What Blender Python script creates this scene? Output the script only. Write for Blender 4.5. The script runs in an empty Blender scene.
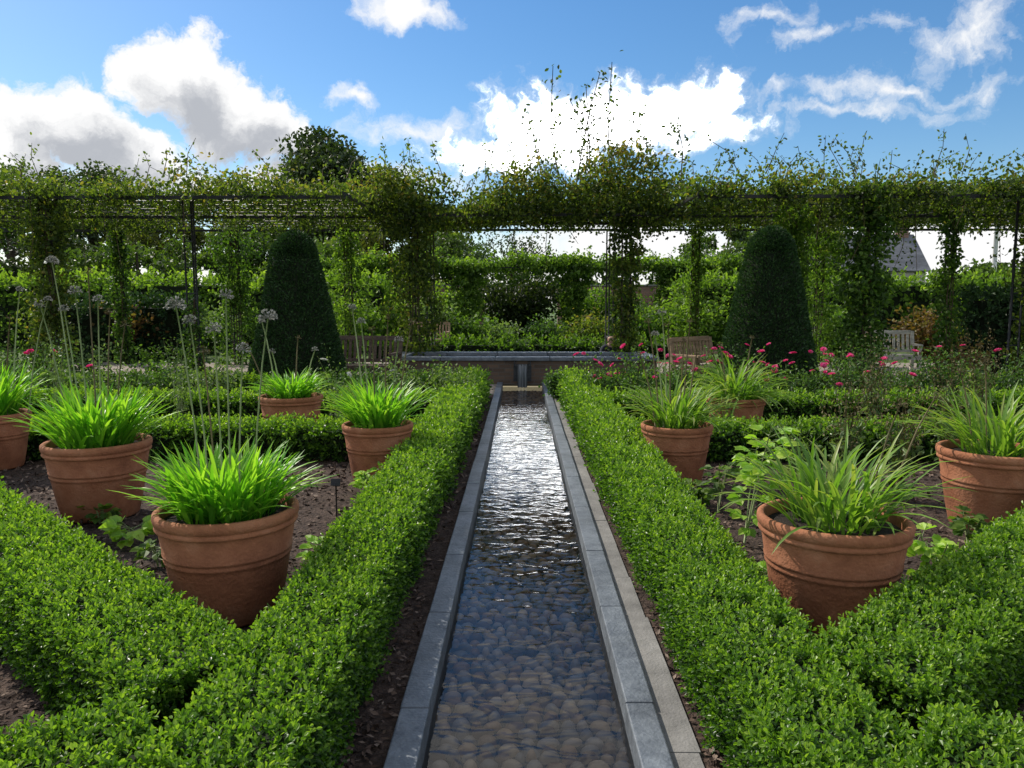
import bpy, bmesh, math, random
import numpy as np
from mathutils import Vector, Matrix, Euler
random.seed(7); rng = np.random.default_rng(7)
S = bpy.context.scene; COL = S.collection
R = math.radians
H = 1.55; FPX = 760.0
PITCH = math.atan(82/FPX); YAW = math.atan(9/FPX)
cam = bpy.data.cameras.new('camera'); camo = bpy.data.objects.new('camera', cam); COL.objects.link(camo)
cam.sensor_width = 36; cam.lens = 36*FPX/1024; cam.clip_end = 2000; cam.clip_start = .05
camo.location = (0, 0, H); camo.rotation_euler = (math.pi/2-PITCH, 0, YAW)
S.camera = camo
S.view_settings.view_transform = 'Standard'; S.view_settings.look = 'None'; S.view_settings.exposure = 0
RM = camo.rotation_euler.to_matrix()
def ray(px, py): return RM @ Vector(((px-512)/FPX, (384-py)/FPX, -1))
def at(px, py, Y):
    d = ray(px, py); t = Y/d.y
    return Vector((d.x*t, Y, H+d.z*t))
def gx(px, Y): return at(px, 330, Y).x
def gz(py, Y): return at(521, py, Y).z

# ------------------------------------------------------------------ materials
def newmat(name):
    m = bpy.data.materials.new(name); m.use_nodes = True
    nt = m.node_tree; nt.nodes.clear()
    out = nt.nodes.new('ShaderNodeOutputMaterial')
    return m, nt, out
def N(nt, t, **k):
    n = nt.nodes.new(t)
    for a, b in k.items(): setattr(n, a, b)
    return n
def foliage(name, cols, trans=.35, rough=.45, spec=.35, tcol=None):
    m, nt, out = newmat(name); L = nt.links.new
    a = N(nt, 'ShaderNodeAttribute', attribute_name='v')
    r = N(nt, 'ShaderNodeValToRGB'); L(a.outputs['Fac'], r.inputs[0])
    e = r.color_ramp.elements
    e[0].position = 0; e[0].color = (*cols[0], 1); e[1].position = 1; e[1].color = (*cols[-1], 1)
    for i, c in enumerate(cols[1:-1]):
        x = e.new((i+1)/(len(cols)-1)); x.color = (*c, 1)
    p = N(nt, 'ShaderNodeBsdfPrincipled'); p.inputs['Roughness'].default_value = rough
    p.inputs['Specular IOR Level'].default_value = spec
    L(r.outputs[0], p.inputs['Base Color'])
    if trans > 0:
        t = N(nt, 'ShaderNodeBsdfTranslucent')
        mx = N(nt, 'ShaderNodeMix', data_type='RGBA', blend_type='MULTIPLY'); mx.inputs[0].default_value = 1
        L(r.outputs[0], mx.inputs[6]); mx.inputs[7].default_value = (*(tcol or (2.0, 2.2, .7)), 1)
        L(mx.outputs[2], t.inputs[0])
        ms = N(nt, 'ShaderNodeMixShader'); ms.inputs[0].default_value = trans
        L(p.outputs[0], ms.inputs[1]); L(t.outputs[0], ms.inputs[2]); L(ms.outputs[0], out.inputs[0])
    else: L(p.outputs[0], out.inputs[0])
    return m
def surf(name, c1, c2, scale=8, rough=.8, bump=.3, bscale=None, detail=8, spec=.3, c3=None, metallic=0, stretch=None, bdist=.02):
    m, nt, out = newmat(name); L = nt.links.new
    tc = N(nt, 'ShaderNodeTexCoord'); src = tc.outputs['Object']
    if stretch:
        mp = N(nt, 'ShaderNodeMapping'); mp.inputs['Scale'].default_value = stretch; L(src, mp.inputs[0]); src = mp.outputs[0]
    n1 = N(nt, 'ShaderNodeTexNoise'); n1.inputs['Scale'].default_value = scale; n1.inputs['Detail'].default_value = detail
    n1.inputs['Roughness'].default_value = .65; L(src, n1.inputs[0])
    r = N(nt, 'ShaderNodeValToRGB'); L(n1.outputs[0], r.inputs[0]); e = r.color_ramp.elements
    e[0].position = .3; e[0].color = (*c1, 1); e[1].position = .7; e[1].color = (*c2, 1)
    if c3: x = e.new(.5); x.color = (*c3, 1)
    n3 = N(nt, 'ShaderNodeTexNoise'); n3.inputs['Scale'].default_value = scale*.17; L(src, n3.inputs[0])
    mr = N(nt, 'ShaderNodeMapRange'); L(n3.outputs[0], mr.inputs[0]); mr.inputs[1].default_value = .3; mr.inputs[2].default_value = .7
    mr.inputs[3].default_value = .7; mr.inputs[4].default_value = 1.25
    mx = N(nt, 'ShaderNodeMix', data_type='RGBA', blend_type='MULTIPLY'); mx.inputs[0].default_value = 1
    L(r.outputs[0], mx.inputs[6]); L(mr.outputs[0], mx.inputs[7])
    p = N(nt, 'ShaderNodeBsdfPrincipled'); p.inputs['Roughness'].default_value = rough; p.inputs['Metallic'].default_value = metallic
    p.inputs['Specular IOR Level'].default_value = spec
    L(mx.outputs[2], p.inputs['Base Color'])
    n2 = N(nt, 'ShaderNodeTexNoise'); n2.inputs['Scale'].default_value = bscale or scale*3; n2.inputs['Detail'].default_value = 6; L(src, n2.inputs[0])
    b = N(nt, 'ShaderNodeBump'); b.inputs['Strength'].default_value = bump; b.inputs['Distance'].default_value = bdist
    L(n2.outputs[0], b.inputs['Height']); L(b.outputs[0], p.inputs['Normal']); L(p.outputs[0], out.inputs[0])
    return m
M = {}
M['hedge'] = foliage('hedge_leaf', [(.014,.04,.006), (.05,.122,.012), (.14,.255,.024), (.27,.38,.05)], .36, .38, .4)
M['core'] = surf('hedge_core', (.006,.012,.004), (.014,.022,.007), 30, .9, .3)
M['yew'] = foliage('yew_needle', [(.012,.032,.011), (.03,.07,.022), (.06,.12,.035)], .12, .5, .25)
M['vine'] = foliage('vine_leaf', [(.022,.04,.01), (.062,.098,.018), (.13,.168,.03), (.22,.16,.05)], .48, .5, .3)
M['ivy'] = foliage('ivy_leaf', [(.022,.05,.01), (.065,.13,.02), (.15,.23,.034)], .42, .5, .3)
M['sunny'] = foliage('sunlit_climber_leaf', [(.04,.08,.014), (.11,.19,.028), (.22,.31,.045)], .45, .5, .3)
M['aga'] = foliage('strap_leaf', [(.03,.11,.012), (.09,.25,.02), (.19,.39,.04), (.3,.46,.06)], .4, .38, .35)
M['agad'] = foliage('pale_strap_leaf', [(.04,.10,.018), (.10,.2,.03), (.19,.31,.055), (.3,.32,.1)], .38, .4, .35)
M['stem'] = foliage('flower_stem_green', [(.18,.24,.09), (.3,.36,.16)], 0, .5)
M['seed'] = foliage('seed_head_pale', [(.18,.185,.15), (.31,.31,.28), (.45,.44,.43)], .2, .6, tcol=(1.2,1.2,1.1))
M['seedd'] = foliage('seed_head_dry', [(.09,.075,.035), (.2,.16,.075)], .1, .7)
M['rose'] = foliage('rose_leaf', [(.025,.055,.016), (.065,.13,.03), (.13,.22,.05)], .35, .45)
M['grey'] = foliage('greygreen_leaf', [(.05,.09,.03), (.11,.17,.06), (.2,.27,.1)], .35, .5)
M['lime'] = foliage('lime_leaf', [(.13,.26,.03), (.24,.40,.05), (.38,.5,.07)], .4, .45)
M['red'] = foliage('russet_leaf', [(.06,.06,.015), (.15,.075,.03), (.16,.15,.035)], .35, .5)
M['pink'] = foliage('pink_petal', [(.6,.02,.12), (.8,.06,.26), (.85,.2,.42)], .3, .5, tcol=(1.2,.9,1.1))
M['white'] = foliage('white_petal', [(.6,.6,.55), (.8,.8,.76)], .3, .5, tcol=(1,1,1))
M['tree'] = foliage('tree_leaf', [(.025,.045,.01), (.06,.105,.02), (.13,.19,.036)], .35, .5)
M['treed'] = foliage('dark_tree_leaf', [(.016,.03,.01), (.036,.06,.016), (.07,.09,.026)], .25, .5)
M['treey'] = foliage('olive_tree_leaf', [(.05,.06,.016), (.10,.12,.026), (.18,.19,.042)], .4, .5)
M['bark'] = surf('bark', (.04,.03,.022), (.1,.08,.06), 20, .9, .6, stretch=(1,1,.25))
M['twig'] = surf('twig', (.06,.045,.025), (.12,.09,.05), 20, .8, .2)
M['terra'] = surf('terracotta', (.24,.088,.043), (.47,.215,.12), 5, .85, .35, 60, c3=(.38,.15,.074))
M['soil'] = surf('potting_soil', (.015,.011,.008), (.04,.03,.022), 40, .95, .8)
M['stone'] = surf('grey_slate_coping', (.07,.083,.10), (.17,.19,.21), 14, .5, .3, 70, spec=.45)
M['concrete'] = surf('weathered_concrete', (.16,.155,.145), (.25,.24,.225), 10, .85, .3, 90)
M['metal'] = surf('dark_painted_steel', (.012,.013,.015), (.03,.03,.032), 20, .5, .1)
M['lead'] = surf('dark_lead', (.03,.033,.036), (.07,.075,.08), 20, .45, .2, metallic=.3)
M['oak'] = surf('weathered_oak', (.24,.155,.09), (.45,.32,.2), 14, .75, .3, stretch=(1,8,8))
M['oakd'] = surf('dark_oak', (.06,.042,.03), (.14,.1,.072), 14, .75, .3, stretch=(1,8,8))
M['oakl'] = surf('silvered_oak', (.5,.45,.37), (.72,.67,.58), 14, .75, .3, stretch=(1,8,8))
M['slate'] = surf('roof_slate', (.11,.115,.125), (.19,.195,.21), 3, .7, .3, stretch=(1,1,6))
M['render'] = surf('pale_render', (.38,.35,.3), (.5,.47,.42), 2, .85, .1)
M['glass'] = surf('window_dark', (.02,.025,.03), (.04,.045,.05), 2, .1, 0, spec=.6)
M['pole'] = surf('pale_painted_pole', (.6,.6,.58), (.75,.75,.73), 4, .5, .05)
M['grass'] = surf('lawn_grass', (.045,.085,.014), (.10,.16,.028), 3, .9, .5, 60)
M['mulch'] = surf('bark_mulch', (.028,.018,.013), (.12,.08,.06), 38, .95, 1, 60, c3=(.065,.043,.033), bdist=.03)
M['chip'] = foliage('mulch_chip', [(.028,.018,.013), (.085,.056,.042), (.145,.10,.076), (.25,.19,.15)], 0, .9, .15)
M['gravel'] = surf('pale_gravel_path', (.22,.185,.15), (.37,.32,.26), 60, .95, .5, 120)
M['cobble'] = foliage('cobble_stone', [(.06,.037,.025), (.23,.135,.08), (.44,.32,.21), (.14,.128,.12), (.34,.28,.235)], 0, .5, .3)
M['mortar'] = surf('rill_mortar', (.008,.007,.005), (.018,.015,.012), 30, .8, .4)
M['skin'] = surf('skin', (.5,.3,.22), (.56,.35,.26), 8, .55, 0)
M['hair'] = surf('dark_hair', (.012,.009,.007), (.03,.022,.016), 30, .5, .3)
M['coat'] = surf('navy_coat', (.015,.018,.03), (.03,.035,.05), 20, .85, .2)
M['jean'] = surf('dark_trousers', (.02,.022,.028), (.04,.042,.05), 20, .85, .2)
def brick(name, c1, c2, mort, sc=1.0):
    m, nt, out = newmat(name); L = nt.links.new
    tc = N(nt, 'ShaderNodeTexCoord'); mp = N(nt, 'ShaderNodeMapping'); mp.inputs['Rotation'].default_value = (R(90), 0, 0)
    L(tc.outputs['Object'], mp.inputs[0])
    b = N(nt, 'ShaderNodeTexBrick'); L(mp.outputs[0], b.inputs[0])
    b.inputs['Color1'].default_value = (*c1, 1); b.inputs['Color2'].default_value = (*c2, 1); b.inputs['Mortar'].default_value = (*mort, 1)
    b.inputs['Scale'].default_value = 1; b.inputs['Brick Width'].default_value = .225*sc; b.inputs['Row Height'].default_value = .075*sc
    b.inputs['Mortar Size'].default_value = .008*sc
    p = N(nt, 'ShaderNodeBsdfPrincipled'); p.inputs['Roughness'].default_value = .85; L(b.outputs[0], p.inputs['Base Color'])
    bu = N(nt, 'ShaderNodeBump'); bu.inputs['Strength'].default_value = .4; bu.inputs['Distance'].default_value = .01; bu.invert = True
    L(b.outputs['Fac'], bu.inputs['Height']); L(bu.outputs[0], p.inputs['Normal']); L(p.outputs[0], out.inputs[0])
    return m
M['poolbrick'] = brick('brown_brick', (.08,.052,.034), (.14,.09,.058), (.10,.085,.07))
M['redbrick'] = brick('red_brick', (.19,.09,.065), (.27,.14,.10), (.28,.24,.2))
def water_mat(name, rip, strength, tint=(.93,.94,.91), ior=1.5, dist=.02):
    m, nt, out = newmat(name); L = nt.links.new
    tc = N(nt, 'ShaderNodeTexCoord'); mp = N(nt, 'ShaderNodeMapping'); mp.inputs['Scale'].default_value = rip; L(tc.outputs['Object'], mp.inputs[0])
    n1 = N(nt, 'ShaderNodeTexNoise'); n1.inputs['Scale'].default_value = 1; n1.inputs['Detail'].default_value = 2; n1.inputs['Distortion'].default_value = .8; L(mp.outputs[0], n1.inputs[0])
    b = N(nt, 'ShaderNodeBump'); b.inputs['Strength'].default_value = strength; b.inputs['Distance'].default_value = dist; L(n1.outputs[0], b.inputs['Height'])
    f = N(nt, 'ShaderNodeFresnel'); f.inputs[0].default_value = ior; L(b.outputs[0], f.inputs['Normal'])
    g = N(nt, 'ShaderNodeBsdfGlossy'); g.inputs['Roughness'].default_value = .02; L(b.outputs[0], g.inputs['Normal'])
    t = N(nt, 'ShaderNodeBsdfTransparent'); t.inputs[0].default_value = (*tint, 1)
    mx = N(nt, 'ShaderNodeMixShader'); L(f.outputs[0], mx.inputs[0]); L(t.outputs[0], mx.inputs[1]); L(g.outputs[0], mx.inputs[2]); L(mx.outputs[0], out.inputs[0])
    return m
M['water'] = water_mat('rill_water', (6, 9, 6), .29, ior=1.46)
M['poolwater'] = water_mat('pool_water', (5, 5, 5), .2, (.3,.4,.4))
M['fall'] = foliage('falling_water', [(.06,.065,.07), (.25,.27,.28)], .3, .1, .5, tcol=(1,1,1))

# ------------------------------------------------------------------ mesh tools
def unit(a): return a/np.maximum(np.linalg.norm(a, axis=-1, keepdims=True), 1e-9)
class MB:
    def __init__(s): s.V = []; s.F = []; s.v = []; s.n = 0
    def add(s, V, Fc, mat=0, v=.5, smooth=False):
        V = np.asarray(V, float).reshape(-1, 3); Fc = np.asarray(Fc, int)
        s.V.append(V); s.F.append((Fc+s.n, mat, smooth)); s.v.append(np.broadcast_to(np.asarray(v, float), (len(V),))); s.n += len(V)
    def box(s, c, size, rz=0, mat=0, v=.5, rx=0):
        x, y, z = np.array(size)/2
        V = np.array([[-x,-y,-z],[x,-y,-z],[x,y,-z],[-x,y,-z],[-x,-y,z],[x,-y,z],[x,y,z],[-x,y,z]])
        m = np.array((Matrix.Rotation(rz, 3, 'Z') @ Matrix.Rotation(rx, 3, 'X')))
        s.add(V@m.T+np.array(c), [[3,2,1,0],[4,5,6,7],[0,1,5,4],[1,2,6,5],[2,3,7,6],[3,0,4,7]], mat, v)
    def tube(s, pts, rad, sides=6, mat=0, v=.5):
        P = np.array(pts, float); n = len(P); rad = np.broadcast_to(rad, (n,))
        T = unit(np.gradient(P, axis=0)); ref = np.array([0,0,1.]) if abs(T[:,2]).mean() < .8 else np.array([1.,0,0])
        A = unit(np.cross(T, ref)); B = np.cross(T, A)
        a = np.linspace(0, 2*np.pi, sides, endpoint=False)
        V = P[:,None]+rad[:,None,None]*(np.cos(a)[None,:,None]*A[:,None]+np.sin(a)[None,:,None]*B[:,None])
        i = np.arange(n-1)[:,None]*sides; j = np.arange(sides)[None]; k = (j+1) % sides
        s.add(V, np.stack([i+j, i+k, i+sides+k, i+sides+j], -1).reshape(-1, 4), mat, v, True)
        b = s.n-n*sides
        s.F.append((np.array([[b+q for q in range(sides)]]), mat, False)); s.F.append((np.array([[b+(n-1)*sides+q for q in reversed(range(sides))]]), mat, False))
    def lathe(s, prof, seg=48, mat=0, v=.5, c=(0,0,0), wob=0):
        pr = np.array(prof, float); n = len(pr); a = np.linspace(0, 2*np.pi, seg, endpoint=False)
        V = np.stack([pr[:,0,None]*np.cos(a), pr[:,0,None]*np.sin(a), np.broadcast_to(pr[:,1,None], (n,seg))], -1)+np.array(c)
        i = np.arange(n-1)[:,None]*seg; j = np.arange(seg)[None]; k = (j+1) % seg
        s.add(V, np.stack([i+j, i+k, i+seg+k, i+seg+j], -1).reshape(-1, 4), mat, v, True)
    def leaves(s, P, D, Nn, L, W, v=.5, mat=0, fold=.15, six=True):
        P = np.asarray(P); n = len(P)
        if n == 0: return
        D = unit(D); side = unit(np.cross(D, Nn)); Nn = np.cross(side, D)
        L = np.broadcast_to(L, (n,))[:,None]; W = np.broadcast_to(W, (n,))[:,None]; v = np.broadcast_to(v, (n,))
        up = Nn*W*fold
        if six:
            V = np.stack([P, P+D*L*.35+side*W*.5+up, P+D*L*.72+side*W*.42+up, P+D*L-Nn*L*.08, P+D*L*.72-side*W*.42+up, P+D*L*.35-side*W*.5+up], 1)
            b = np.arange(n)[:,None]*6
            Fc = np.concatenate([b+np.array([0,1,2,3]), b+np.array([0,3,4,5])]); s.add(V, Fc, mat, np.repeat(v, 6))
        else:
            V = np.stack([P, P+D*L*.45+side*W*.5+up, P+D*L, P+D*L*.45-side*W*.5+up], 1)
            b = np.arange(n)[:,None]*4
            Fc = np.concatenate([b+np.array([0,1,2]), b+np.array([0,2,3])]); s.add(V, Fc, mat, np.repeat(v, 4))
    def build(s, name, mats, parent=None, org=None):
        if not isinstance(mats, (list, tuple)): mats = [mats]
        V = np.concatenate(s.V)
        if org is not None: V = V-np.array(org)
        loops = np.concatenate([f.ravel() for f, _, _ in s.F]).astype(np.int32)
        sizes = np.concatenate([np.full(len(f), f.shape[1]) for f, _, _ in s.F])
        starts = np.concatenate([[0], np.cumsum(sizes)[:-1]]).astype(np.int32)
        mi = np.concatenate([np.full(len(f), m) for f, m, _ in s.F]).astype(np.int32)
        sm = np.concatenate([np.full(len(f), t) for f, _, t in s.F])
        me = bpy.data.meshes.new(name)
        me.vertices.add(len(V)); me.vertices.foreach_set('co', V.astype(np.float32).ravel())
        me.loops.add(len(loops)); me.loops.foreach_set('vertex_index', loops)
        me.polygons.add(len(sizes)); me.polygons.foreach_set('loop_start', starts)
        me.polygons.foreach_set('material_index', mi); me.polygons.foreach_set('use_smooth', sm)
        a = me.attributes.new('v', 'FLOAT', 'POINT'); a.data.foreach_set('value', np.concatenate(s.v).astype(np.float32))
        for m in mats: me.materials.append(m)
        me.update(calc_edges=True); me.validate()
        o = bpy.data.objects.new(name, me); COL.objects.link(o)
        if org is not None: o.location = org
        if parent: o.parent = parent
        return o
def tag(o, label=None, cat=None, group=None, kind=None):
    if label: o['label'] = label
    if cat: o['category'] = cat
    if group: o['group'] = group
    if kind: o['kind'] = kind
    return o
def thing(name, loc, rz, label, cat, group=None):
    o = bpy.data.objects.new(name, None); COL.objects.link(o); o.location = loc; o.rotation_euler = (0, 0, rz); o.empty_display_size = .1
    return tag(o, label, cat, group)
def struct(mb, name, mat, org=None): return tag(mb.build(name, mat, None, org), kind='structure')
def bevel(o, w=.01, seg=2):
    m = o.modifiers.new('bevel', 'BEVEL'); m.width = w; m.segments = seg; m.limit_method = 'ANGLE'
def rn(*s): return rng.normal(size=s)
def ru(a, b, n=None): return rng.uniform(a, b, n)
def lump(P, f=3.0, ph=0.0):
    x, y, z = P[...,0]*f, P[...,1]*f, P[...,2]*f
    return (np.sin(x+1.7*np.sin(y*.8+ph))+np.sin(y*1.3+ph+1.2*np.sin(z))+np.sin(z*1.1+x*.6+ph*2)+np.sin(2.3*x+1.9*y+ph))/4
def cloud(mb, P, L, v, mat=0, droop=.4, six=False, wr=.6):
    n = len(P); D = unit(rn(n, 3)); D[:,2] -= droop
    mb.leaves(P, D, unit(rn(n, 3)+np.array([0,0,.8])), L*ru(.7, 1.3, n), L*wr*ru(.8, 1.2, n), v, mat, .15, six)

# ------------------------------------------------------------------ ground, paths, rill
XC = .028; WI = .37; WO = .478
Y0, Y1 = -2.0, 14.35
gm = MB()
def sheet(mb, x0, x1, y0, y1, z, mat=0): mb.add([[x0,y0,z],[x1,y0,z],[x1,y1,z],[x0,y1,z]], [[0,1,2,3]], mat)
hl, hr = XC-WO+.02, XC+WO-.02
for q in ((-900,hl,-900,900), (hr,900,-900,900), (hl,hr,-900,Y0), (hl,hr,Y1,900)): sheet(gm, *q, -.02)
struct(gm, 'ground', M['grass'])
m = MB(); sheet(m, -22, hl, -6, 12.75, -.008); struct(m, 'bed_soil_left', M['mulch'])
m = MB(); sheet(m, hr, 22, -6, 12.75, -.008); struct(m, 'bed_soil_right', M['mulch'])
m = MB(); sheet(m, -12, hl, 12.75, 14.35, -.004); sheet(m, hr, 12, 12.75, 14.35, -.004); sheet(m, -12, 12, 14.35, 19.6, -.004); struct(m, 'gravel_path', M['gravel'])
def coping(name, xa, xb):
    m = MB(); y = Y0
    while y < Y1-.05:
        l = min(ru(.85, 1.0), Y1-y)
        m.box(((xa+xb)/2+ru(-.002,.002), y+l/2, -.06+ru(-.0015,.0015)), (xb-xa, l-.005, .2), ru(-.002,.002)); y += l
    o = struct(m, name, M['stone']); bevel(o, .006); return o
coping('rill_coping_left', XC-WO, XC-WI); coping('rill_coping_right', XC+WI, XC+WO)
m = MB()
for i in range(28):
    y = Y0+i*.56; m.box((XC+WO+.055+ru(-.006,.006), y+.28, -.03), (.11+ru(-.01,.012), .565, .068+ru(0,.008)), ru(-.006,.006))
struct(m, 'concrete_haunch', M['concrete'])
m = MB(); sheet(m, XC-WI-.02, XC+WI+.02, Y0, Y1, -.135, 1)
th = np.linspace(0, 2*np.pi, 10, endpoint=False)
y = 1.6
while y < 14.2:
    rw = ru(.046, .068); x = XC-WI-.02+ru(0,.05)
    while x < XC+WI:
        w = ru(.042, .1); a, b = w*.5*.93, rw*.5*ru(.82, 1.0); hgt = ru(.022, .042)
        ring = []; rot = ru(-.5,.5)
        for r, z in ((1, -.005), (.87, .55), (.52, .92)):
            px = a*r*np.sign(np.cos(th))*abs(np.cos(th))**.95; py = b*r*np.sign(np.sin(th))*abs(np.sin(th))**.95
            ring.append(np.stack([x+w/2+px*np.cos(rot)-py*np.sin(rot), y+px*np.sin(rot)+py*np.cos(rot)+ru(-.004,.004), np.full(10, -.135+z*hgt)], -1))
        V = np.concatenate(ring+[np.array([[x+w/2, y, -.135+hgt]])]); j = np.arange(10); k = (j+1) % 10
        vv = ru(0, 1)
        m.add(V, np.concatenate([np.stack([j+o, k+o, k+o+10, j+o+10], -1) for o in (0, 10)]), 0, vv, True)
        b0 = m.n-31; m.F.append((np.stack([b0+20+j, b0+20+k, np.full(10, b0+30)], -1), 0, True))
        x += w*.97
    y += rw*.95
struct(m, 'rill_floor', [M['cobble'], M['mortar']])
m = MB(); sheet(m, XC-WI-.005, XC+WI+.005, Y0, Y1, -.055); struct(m, 'rill_water', M['water'])

def chips(n):
    P = []
    while len(P) < n:
        Y = 1.6+8*random.random()**1.7; X = random.uniform(-1, 1)*(.7*Y+.6)
        if -WO-.03 < X-XC < WO+.13: continue
        P.append((X, Y, random.uniform(-.004, .012)))
    P = np.array(P); m = MB()
    D = rn(n, 3)*np.array([1,1,.35]); sc = np.maximum(1, P[:,1]/4)
    m.leaves(P, D, rn(n, 3)*.5+np.array([0,0,1]), ru(.015,.05,n)*sc, ru(.008,.022,n)*sc, rng.random(n)**1.3, 0, .1, False)
    return m
tag(chips(32000).build('mulch_chips', M['chip']), 'brown bark mulch chips scattered over the planting beds', 'mulch', kind='stuff')

# ------------------------------------------------------------------ box hedges
def hedge(name, p0, p1, w, h, label, group=None, mat='hedge', lf0=.024, cov=1.2, lumps=.015, cap=True, cat='hedge', dmin=3.6):
    p0 = np.array([*p0, 0.]); p1 = np.array([*p1, 0.]); Lg = np.linalg.norm(p1-p0); T = (p1-p0)/Lg; U = np.array([-T[1], T[0], 0]); Z = np.array([0,0,1.])
    m = MB(); ins = .04*(1 if h < 1 else 3)
    c = (p0+p1)/2; m.box((c[0], c[1], (h-ins)/2), (Lg-2*ins, w-2*ins, h-ins), math.atan2(T[1], T[0]), 1)
    nch = max(1, int(Lg/.4)); cl = Lg/nch; nl = 7
    for i in range(nch+(2 if cap else 0)):
        if i < nch:
            mid = p0+T*(i+.5)*cl; area = cl*(2*h+w)
        else:
            mid = p0 if i == nch else p1; area = w*h
        d = math.hypot(mid[0], mid[1], 1.0)
        lf = lf0*max(1, d/dmin)**.85; n = max(4, int(area*cov/lf**2))
        if i < nch:
            s = (i+rng.random(n))*cl; q = rng.random(n)*(2*h+w)
            u = np.where(q < h, -w/2, np.where(q < h+w, q-h-w/2, w/2)); z = np.where(q < h, q, np.where(q < h+w, h, 2*h+w-q))
            nn = np.where((q < h)[:,None], -U, np.where((q < h+w)[:,None], Z, U))
        else:
            s = np.full(n, 0. if i == nch else Lg); u = ru(-w/2, w/2, n); z = ru(0, h, n); nn = np.broadcast_to(-T if i == nch else T, (n, 3))
        k = np.clip((z-(h-.05))/.05, 0, 1)*np.clip((abs(u)-(w/2-.05))/.05, 0, 1); u = u*(1-.08*k); z = z-.02*k
        P = p0+T*s[:,None]+U*u[:,None]+Z*z[:,None]
        P = P+nn*(lumps*1.5*lump(P, 5)+1.0*lumps*lump(P, 19, 2))[:,None]-nn*.02+rn(n, 3)*.008
        A = unit(nn*.75+Z*.5+rn(n, 3)*.45)
        sl = lf*1.9*ru(.6, 1.7, n)[:,None]; ph0 = ru(0, 6.28, n); e1 = unit(np.cross(A, rn(n, 3))); e2 = np.cross(A, e1); vs = ru(.0, .7, n)
        zf = np.clip(z/h, 0, 1)  # height darkens leaf colour toward the foot: side shade put into the tone
        for j in range(nl):
            a = ph0+j*2.4; rad = e1*np.cos(a)[:,None]+e2*np.sin(a)[:,None]; f = j/(nl-1)
            D = A*(.35+.5*f)+rad*(.95-.45*f)
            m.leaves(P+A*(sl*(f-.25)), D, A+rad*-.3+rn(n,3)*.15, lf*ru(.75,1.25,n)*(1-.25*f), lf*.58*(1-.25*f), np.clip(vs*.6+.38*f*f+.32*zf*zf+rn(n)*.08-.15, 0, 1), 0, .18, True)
    org = (float(c[0]), float(c[1]), 0)
    return tag(m.build(name, [M[mat], M['core']], None, org), label, cat, group)
hw, hh = .38, .36
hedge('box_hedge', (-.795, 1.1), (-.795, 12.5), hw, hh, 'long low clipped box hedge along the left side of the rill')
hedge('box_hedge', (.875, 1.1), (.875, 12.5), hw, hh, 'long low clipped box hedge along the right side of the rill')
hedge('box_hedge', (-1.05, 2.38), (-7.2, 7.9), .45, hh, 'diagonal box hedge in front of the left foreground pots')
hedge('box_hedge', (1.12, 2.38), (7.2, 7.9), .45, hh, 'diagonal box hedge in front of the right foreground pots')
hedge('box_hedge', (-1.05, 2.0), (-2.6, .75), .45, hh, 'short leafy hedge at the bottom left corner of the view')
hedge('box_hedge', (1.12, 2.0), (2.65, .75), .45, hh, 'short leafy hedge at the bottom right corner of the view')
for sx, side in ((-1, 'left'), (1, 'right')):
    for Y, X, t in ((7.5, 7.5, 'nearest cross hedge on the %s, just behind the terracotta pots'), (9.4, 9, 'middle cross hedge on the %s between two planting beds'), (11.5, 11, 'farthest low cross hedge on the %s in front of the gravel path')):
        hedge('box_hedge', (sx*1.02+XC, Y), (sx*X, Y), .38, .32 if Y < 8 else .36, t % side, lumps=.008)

# ------------------------------------------------------------------ potted agapanthus
def straps(mb, n, br, lmin, lmax, e_lo, e_hi, bend, w0, z0, mat=0, vlo=.1, vhi=1):
    K = 8; t = np.linspace(0, 1, K)
    ph = ru(0, 2*np.pi, n); Ln = ru(lmin, lmax, n); e0 = ru(e_lo, e_hi, n); bd = ru(.4, 1.2, n)*bend
    e = e0[:,None]-bd[:,None]*t[None]**1.4; ds = Ln[:,None]/(K-1)
    rr = np.concatenate([np.zeros((n,1)), np.cumsum(np.cos(e[:,:-1])*ds, 1)], 1); zz = np.concatenate([np.zeros((n,1)), np.cumsum(np.sin(e[:,:-1])*ds, 1)], 1)
    b = br*np.sqrt(rng.random(n)); pb = ph+rn(n)*.7
    rad = np.stack([np.cos(ph), np.sin(ph), 0*ph], -1); tan = np.stack([-np.sin(ph), np.cos(ph), 0*ph], -1)
    B = np.stack([b*np.cos(pb), b*np.sin(pb), np.full(n, z0)], -1)
    sw = rn(n)*.12
    C = B[:,None]+rad[:,None]*rr[...,None]+tan[:,None]*(sw[:,None]*rr*t)[...,None]; C[...,2] += zz
    w = (w0*ru(.75, 1.2, n))[:,None]*np.minimum(1, .7+t*1.2)*np.sqrt(np.clip(1-t**2.6, .002, 1))
    V = np.stack([C-tan[:,None]*w[...,None]/2, C-np.array([0,0,1])*(w*.22)[...,None], C+tan[:,None]*w[...,None]/2], 2)
    idx = (np.arange(n)[:,None,None]*K+np.arange(K-1)[None,:,None])*3+np.arange(2)[None,None]
    Fc = np.stack([idx, idx+1, idx+4, idx+3], -1).reshape(-1, 4)
    v = np.clip(ru(vlo, vhi, n)[:,None,None]*.7+.3*t[None,:,None]+0*V[...,0], 0, 1)
    mb.add(V, Fc, mat, v.ravel(), True)
def umbel(r, n):
    m = MB()
    d = unit(rn(n, 3)); d[:,2] = np.abs(d[:,2])*1.2-.45*rng.random(n); d = unit(d)
    for k in range(n): m.tube([(0,0,0), d[k]*r*.85*ru(.8,1.05)], .0012, 3, 0, .2)
    for q in range(2): m.leaves(d*r*.75, d+rn(n,3)*.25, rn(n,3), r*.32, r*.14, ru(.1, 1, n), 0, .4, True)
    return m
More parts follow.
